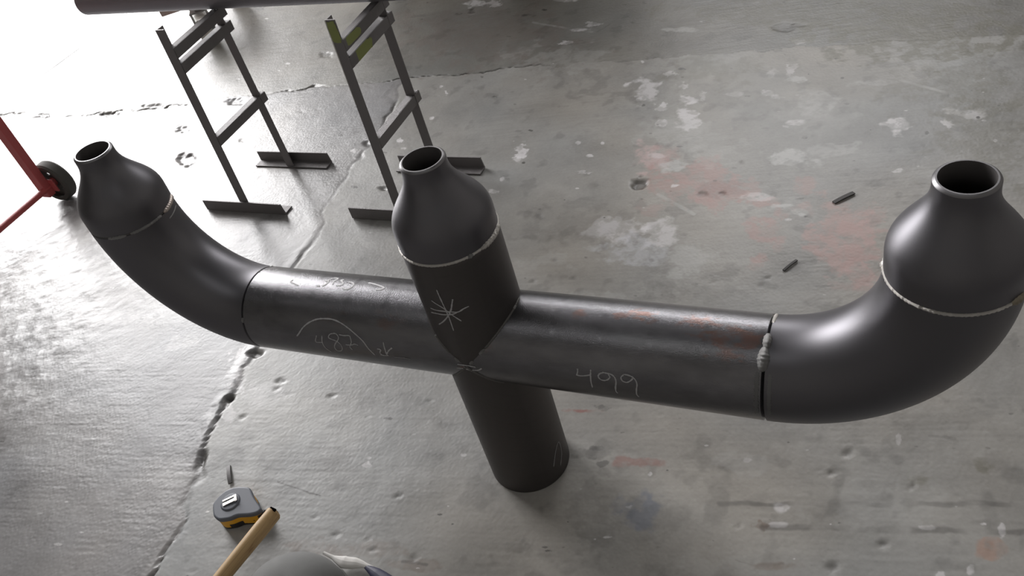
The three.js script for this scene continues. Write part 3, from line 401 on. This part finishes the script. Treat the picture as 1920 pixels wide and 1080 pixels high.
// ---------------------------------------------------------------- pale trolley standing behind the trestles
{
  const cream = M([0.62, 0.6, 0.54], 0.5), pink = M([0.5, 0.38, 0.35], 0.7), grey = M([0.3, 0.3, 0.29], 0.5, 0.4);
  const t = thing('caster_cart', 'low cart on a cream caster wheel behind the bare trestle', 'cart', [-2.385, 0, -1.95], 0.62);
  part('deck', rbox(0.3, 0.03, 0.62, 0.006, 0, 0.205, -0.27), pink, t);
  const wheel = (x, z) => {
    const w = part('caster_wheel', creased(new THREE.LatheGeometry([[0.012, -0.03], [0.05, -0.03], [0.056, -0.022], [0.058, 0], [0.056, 0.022], [0.05, 0.03], [0.012, 0.03]].map((q) => new THREE.Vector2(...q)), 40).toNonIndexed(), 0.5).rotateZ(Math.PI / 2).translate(x, 0.058, z), cream, t);
    part('axle', new THREE.CylinderGeometry(0.011, 0.011, 0.082, 16).rotateZ(Math.PI / 2).translate(x, 0.058, z), grey, w);
    part('fork', mergeGeometries([rbox(0.004, 0.11, 0.035, 0.001, x - 0.037, 0.098, z - 0.008), rbox(0.004, 0.11, 0.035, 0.001, x + 0.037, 0.098, z - 0.008), rbox(0.078, 0.006, 0.06, 0.002, x, 0.153, z - 0.01), new THREE.CylinderGeometry(0.014, 0.014, 0.036, 16).translate(x, 0.173, z - 0.01).toNonIndexed()].map((g) => g.index ? g.toNonIndexed() : g)), grey, t);
  };
  wheel(0, 0); wheel(-0.1, -0.5); wheel(0.1, -0.5);
}

// ---------------------------------------------------------------- tape measure, hammer, cap and scraps on the floor
{
  const T = 0.042, o = onFloor(438, 950, T), t = thing('tape_measure', 'grey and yellow tape measure lying on its side on the floor', 'tape measure', [o.x, 0, o.z]);
  const q = (u, v) => { const w = onFloor(380 + u / 6.75, 860 + v / 6.75, T); return new THREE.Vector2(w.x - o.x, -(w.z - o.z)); };
  const out = px('132,640 138,560 200,478 285,408 385,368 500,360 585,375 640,500 725,632 690,668 600,690 440,700 330,742 205,758 145,715').map(([u, v]) => q(u, v));
  const loop = new THREE.CatmullRomCurve3(out.map((p) => V(p.x, p.y, 0)), true, 'catmullrom', 0.35).getPoints(70).map((p) => new THREE.Vector2(p.x, p.y));
  const cen = loop.reduce((a, p) => a.add(p), new THREE.Vector2()).multiplyScalar(1 / loop.length), grown = (k) => new THREE.Shape(loop.map((p) => p.clone().sub(cen).multiplyScalar(k).add(cen)));
  const solid = (k, h0, h1, bev) => new THREE.ExtrudeGeometry(grown(k), { depth: h1 - h0 - 2 * bev, bevelEnabled: bev > 0, bevelSize: bev, bevelThickness: bev, bevelSegments: 3 }).translate(0, 0, h0 + bev).rotateX(-Math.PI / 2);
  const yellow = M([0.78, 0.4, 0.02], 0.42), greyR = M([0.115, 0.125, 0.15], 0.5), black = M([0.02, 0.02, 0.022], 0.5), steel = M([0.7, 0.68, 0.65], 0.25, 0.9), peach = M([0.75, 0.45, 0.3], 0.6);
  const body = part('body', solid(0.925, 0.004, 0.032, 0.003), yellow, t, 'yellow plastic case');
  part('bottom_shell', solid(0.95, 0.0, 0.008, 0.002), black, t);
  const top = part('top_shell', solid(0.95, 0.029, T, 0.004), greyR, t, 'grey rubber grip');
  const c2 = q(352, 550), disc = part('raised_disc', new THREE.LatheGeometry([[0, 0.0035], [0.019, 0.0035], [0.0215, 0.002], [0.0225, 0]].map((p) => new THREE.Vector2(...p)), 40).translate(c2.x, T, -c2.y), greyR, top);
  const clipA = q(265, 590), clipB = q(445, 510), cd = clipB.clone().sub(clipA), L = cd.length(), an = Math.atan2(cd.y, cd.x);
  part('belt_clip', mergeGeometries([rbox(L, 0.0018, 0.0045, 0.0006, 0, 0, -0.0075), rbox(L, 0.0018, 0.008, 0.0006, 0, 0.0005, 0.0035), rbox(0.006, 0.0018, 0.018, 0.0006, L * 0.42, 0, 0)]).rotateZ(0.05).rotateY(an).translate((clipA.x + clipB.x) / 2, T + 0.0055, -(clipA.y + clipB.y) / 2), steel, t, 'shiny steel belt clip');
  for (const [u, v] of [[265, 430], [150, 560]]) { const p = q(u, v); part('grip_insert', rbox(0.008, 0.012, 0.007, 0.002, p.x * 0.95, T - 0.011, -p.y * 0.95), peach, t); }
  // black moulded mark on the yellow wall
  const wall = (pts, h0, h1) => { const g = []; for (let i = 0; i + 1 < pts.length; i++) { const a = pts[i], b = pts[i + 1], m = a.clone().add(b).multiplyScalar(0.5), d = b.clone().sub(a), bx = box(d.length() * 1.04, h1 - h0, 0.002).rotateY(Math.atan2(d.y, d.x)).translate(m.x, (h0 + h1) / 2, -m.y); g.push(bx); } return mergeGeometries(g); };
  const front = loop.map((p) => p.clone().sub(cen).multiplyScalar(1.0).add(cen)), near = (p) => front.reduce((b, s, i) => s.distanceTo(p) < front[b].distanceTo(p) ? i : b, 0);
  let i0 = near(q(285, 752)), i1 = near(q(470, 700)); if (i0 > i1) [i0, i1] = [i1, i0]; part('black_emblem', wall(front.slice(i0, i1 + 1), 0.006, 0.0165), black, body);
  let j0 = near(q(470, 700)), j1 = near(q(590, 690)); if (j0 > j1) [j0, j1] = [j1, j0]; part('black_emblem', wall(front.slice(j0, j1 + 1), 0.0135, 0.0165), black, body);
  const nose = q(715, 640); part('mouth', rbox(0.012, 0.02, 0.02, 0.003, nose.x * 0.97, 0.018, -nose.y * 0.97), black, t); part('hook', rbox(0.002, 0.016, 0.018, 0.0005, nose.x * 1.07, 0.014, -nose.y * 1.07), steel, t);
}
{
  const hgt = 0.062, a = onFloor(517, 958, hgt), b = onFloor(408, 1092, hgt), d = b.clone().sub(a).normalize(), t = thing('hammer', 'hammer with a worn pale wooden handle beside the tape measure', 'hammer', [a.x, 0, a.z]);
  const wood = new THREE.MeshStandardMaterial({ roughness: 0.5, map: dataTex(512, 256, (i, j) => { const g = 0.75 + 0.5 * fbm(i * 0.012, j * 0.16, 4), s = smooth(0.62, 0.8, fbm(i * 0.02 + 9, j * 0.1, 3)); return [0.5 * g - 0.12 * s, 0.33 * g - 0.1 * s, 0.155 * g - 0.05 * s]; }, true) });
  const L = 0.31, side = d.clone().cross(UPY).normalize(), rings = [[0, 0.006], [0.002, 0.0125], [0.006, 0.0155], [0.05, 0.0162], [0.12, 0.0152], [0.22, 0.0138], [L + 0.02, 0.0125]].map(([s, r]) => ({ c: V(0, hgt, 0).addScaledVector(d, s), u: UPY.clone().multiplyScalar(1.12), v: side, r }));
  const h = part('handle', revolve(rings, 40), wood, t, 'worn pale wooden handle');
  part('handle_end', new THREE.CircleGeometry(0.0075, 24).applyMatrix4(new THREE.Matrix4().makeBasis(side, UPY, d.clone().negate()).setPosition(V(0, hgt, 0).addScaledVector(d, -0.0003))), M([0.25, 0.16, 0.09], 0.8), h);
  part('grip_band', rbox(0.016, 0.004, 0.006, 0.001, 0, 0, 0).applyMatrix4(new THREE.Matrix4().makeBasis(side, UPY, d).setPosition(V(0, hgt + 0.0145, 0).addScaledVector(d, 0.004).addScaledVector(side, -0.004))), M([0.03, 0.026, 0.03], 0.6), h, 'dark notch at the handle end');
  const hm = V(0, 0, 0).addScaledVector(d, L), basis = new THREE.Matrix4().makeBasis(side, UPY, d).setPosition(hm.x, 0, hm.z), hs = M([0.13, 0.125, 0.12], 0.45, 0.7);
  part('head', mergeGeometries([new THREE.CylinderGeometry(0.017, 0.019, 0.035, 32).translate(0, 0.0175, 0), new THREE.CylinderGeometry(0.014, 0.017, 0.012, 32).translate(0, 0.04, 0), rbox(0.032, 0.036, 0.032, 0.005, 0, 0.063, 0).toNonIndexed(), new THREE.CylinderGeometry(0.004, 0.015, 0.038, 4, 1).rotateY(Math.PI / 4).translate(0, 0.099, 0)].map((g) => g.index ? g.toNonIndexed() : g)).applyMatrix4(basis), hs, t);
}
{
  // a grey domed cap lying at the bottom edge of the picture, white band and navy strap beside it
  const o = onFloor(548, 1120, 0.03), t = thing('work_cap', 'grey domed cap with white band and navy strap on the floor', 'cap', [o.x, 0, o.z], 0.25);
  const cloth = M([0.2, 0.2, 0.195], 0.75, 0, { bumpMap: bumpAt(5, 5), bumpScale: 0.0006 }), prof = []; for (let i = 0; i <= 24; i++) { const a = i / 24 * Math.PI / 2; prof.push(new THREE.Vector2(0.1 * Math.cos(a) ** 0.8, 0.008 + 0.085 * Math.sin(a) ** 0.9)); } prof[24].x = 0.0001;
  const dome = part('crown', new THREE.LatheGeometry([new THREE.Vector2(0.094, 0.0), new THREE.Vector2(0.1, 0.003), ...prof], 64).scale(1.08, 1, 0.95), cloth, t, 'smooth grey crown');
  part('edge_piping', new THREE.TorusGeometry(0.1005, 0.003, 10, 72).rotateX(Math.PI / 2).scale(1.08, 1, 0.95).translate(0, 0.006, 0), M([0.42, 0.42, 0.41], 0.7), dome);
  t.updateMatrixWorld(true); const inv = t.matrixWorld.clone().invert(), L = (u, v, y) => onFloor(u, v, y).applyMatrix4(inv);
  const taper = (pts, radii, flat) => { const c = new THREE.CatmullRomCurve3(pts), g = new THREE.TubeGeometry(c, 40, 1, 14, false), p = g.attributes.position; for (let i = 0; i <= 40; i++) { const q = c.getPointAt(i / 40), f = i / 40 * (radii.length - 1), a = Math.min(radii.length - 2, Math.floor(f)), rr = radii[a] + (radii[a + 1] - radii[a]) * (f - a); for (let k = 0; k <= 14; k++) { const n = i * 15 + k, v = V(p.getX(n), p.getY(n), p.getZ(n)).sub(q); v.multiplyScalar(rr); v.y *= flat; v.add(q); p.setXYZ(n, v.x, v.y, v.z); } } g.computeVertexNormals(); return g; };
  const band = taper([L(606, 1036, 0.03), L(622, 1044, 0.024), L(645, 1054, 0.017), L(672, 1057, 0.013), L(704, 1066, 0.009)], [0.003, 0.0045, 0.013, 0.012, 0.006, 0.002], 0.6);
  part('band', band, M([0.72, 0.7, 0.67], 0.7), t, 'white cloth band');
  part('strap', taper([L(682, 1060, 0.011), L(700, 1072, 0.011), L(722, 1090, 0.011), L(745, 1115, 0.011)], [0.003, 0.012, 0.017, 0.018], 0.6), M([0.035, 0.035, 0.07], 0.5), t, 'navy strap');
}
// bent steel offcuts
const scrap = M([0.06, 0.056, 0.055], 0.55, 0.4);
function strip(u0, v0, u1, v1, w, h, label) {
  const a = onFloor(u0, v0), b = onFloor(u1, v1), m = a.clone().add(b).multiplyScalar(0.5), L = a.distanceTo(b), g = box(L, 0.0025, w, 0, 0, 0), y = Math.max(heightAt(m.x, m.z), heightAt(a.x, a.z), heightAt(b.x, b.z));
  const o = new THREE.Mesh(new THREE.ExtrudeGeometry((() => { const s = new THREE.Shape(); s.moveTo(-L / 2, 0); s.quadraticCurveTo(0, h, L / 2, h * 0.3); s.lineTo(L / 2, h * 0.3 + 0.003); s.quadraticCurveTo(0, h + 0.003, -L / 2, 0.003); s.lineTo(-L / 2, 0); return s; })(), { depth: w, bevelEnabled: false, curveSegments: 10 }).translate(0, 0, -w / 2), scrap);
  shadowed(o); o.name = 'steel_offcut'; o.position.set(m.x, y - 0.0005, m.z); o.rotation.y = -Math.atan2(b.z - a.z, b.x - a.x); return tag(o, label, 'offcut', 'steel offcuts');
}
strip(429, 874, 433, 908, 0.009, 0.008, 'short curved dark steel offcut touching the tape measure');
strip(1563, 381, 1601, 363, 0.011, 0.004, 'straight dark steel offcut beside the red paint stain');
strip(1469, 508, 1494, 489, 0.006, 0.004, 'thin brownish steel offcut between two red paint stains');

renderer.render(scene, camera);
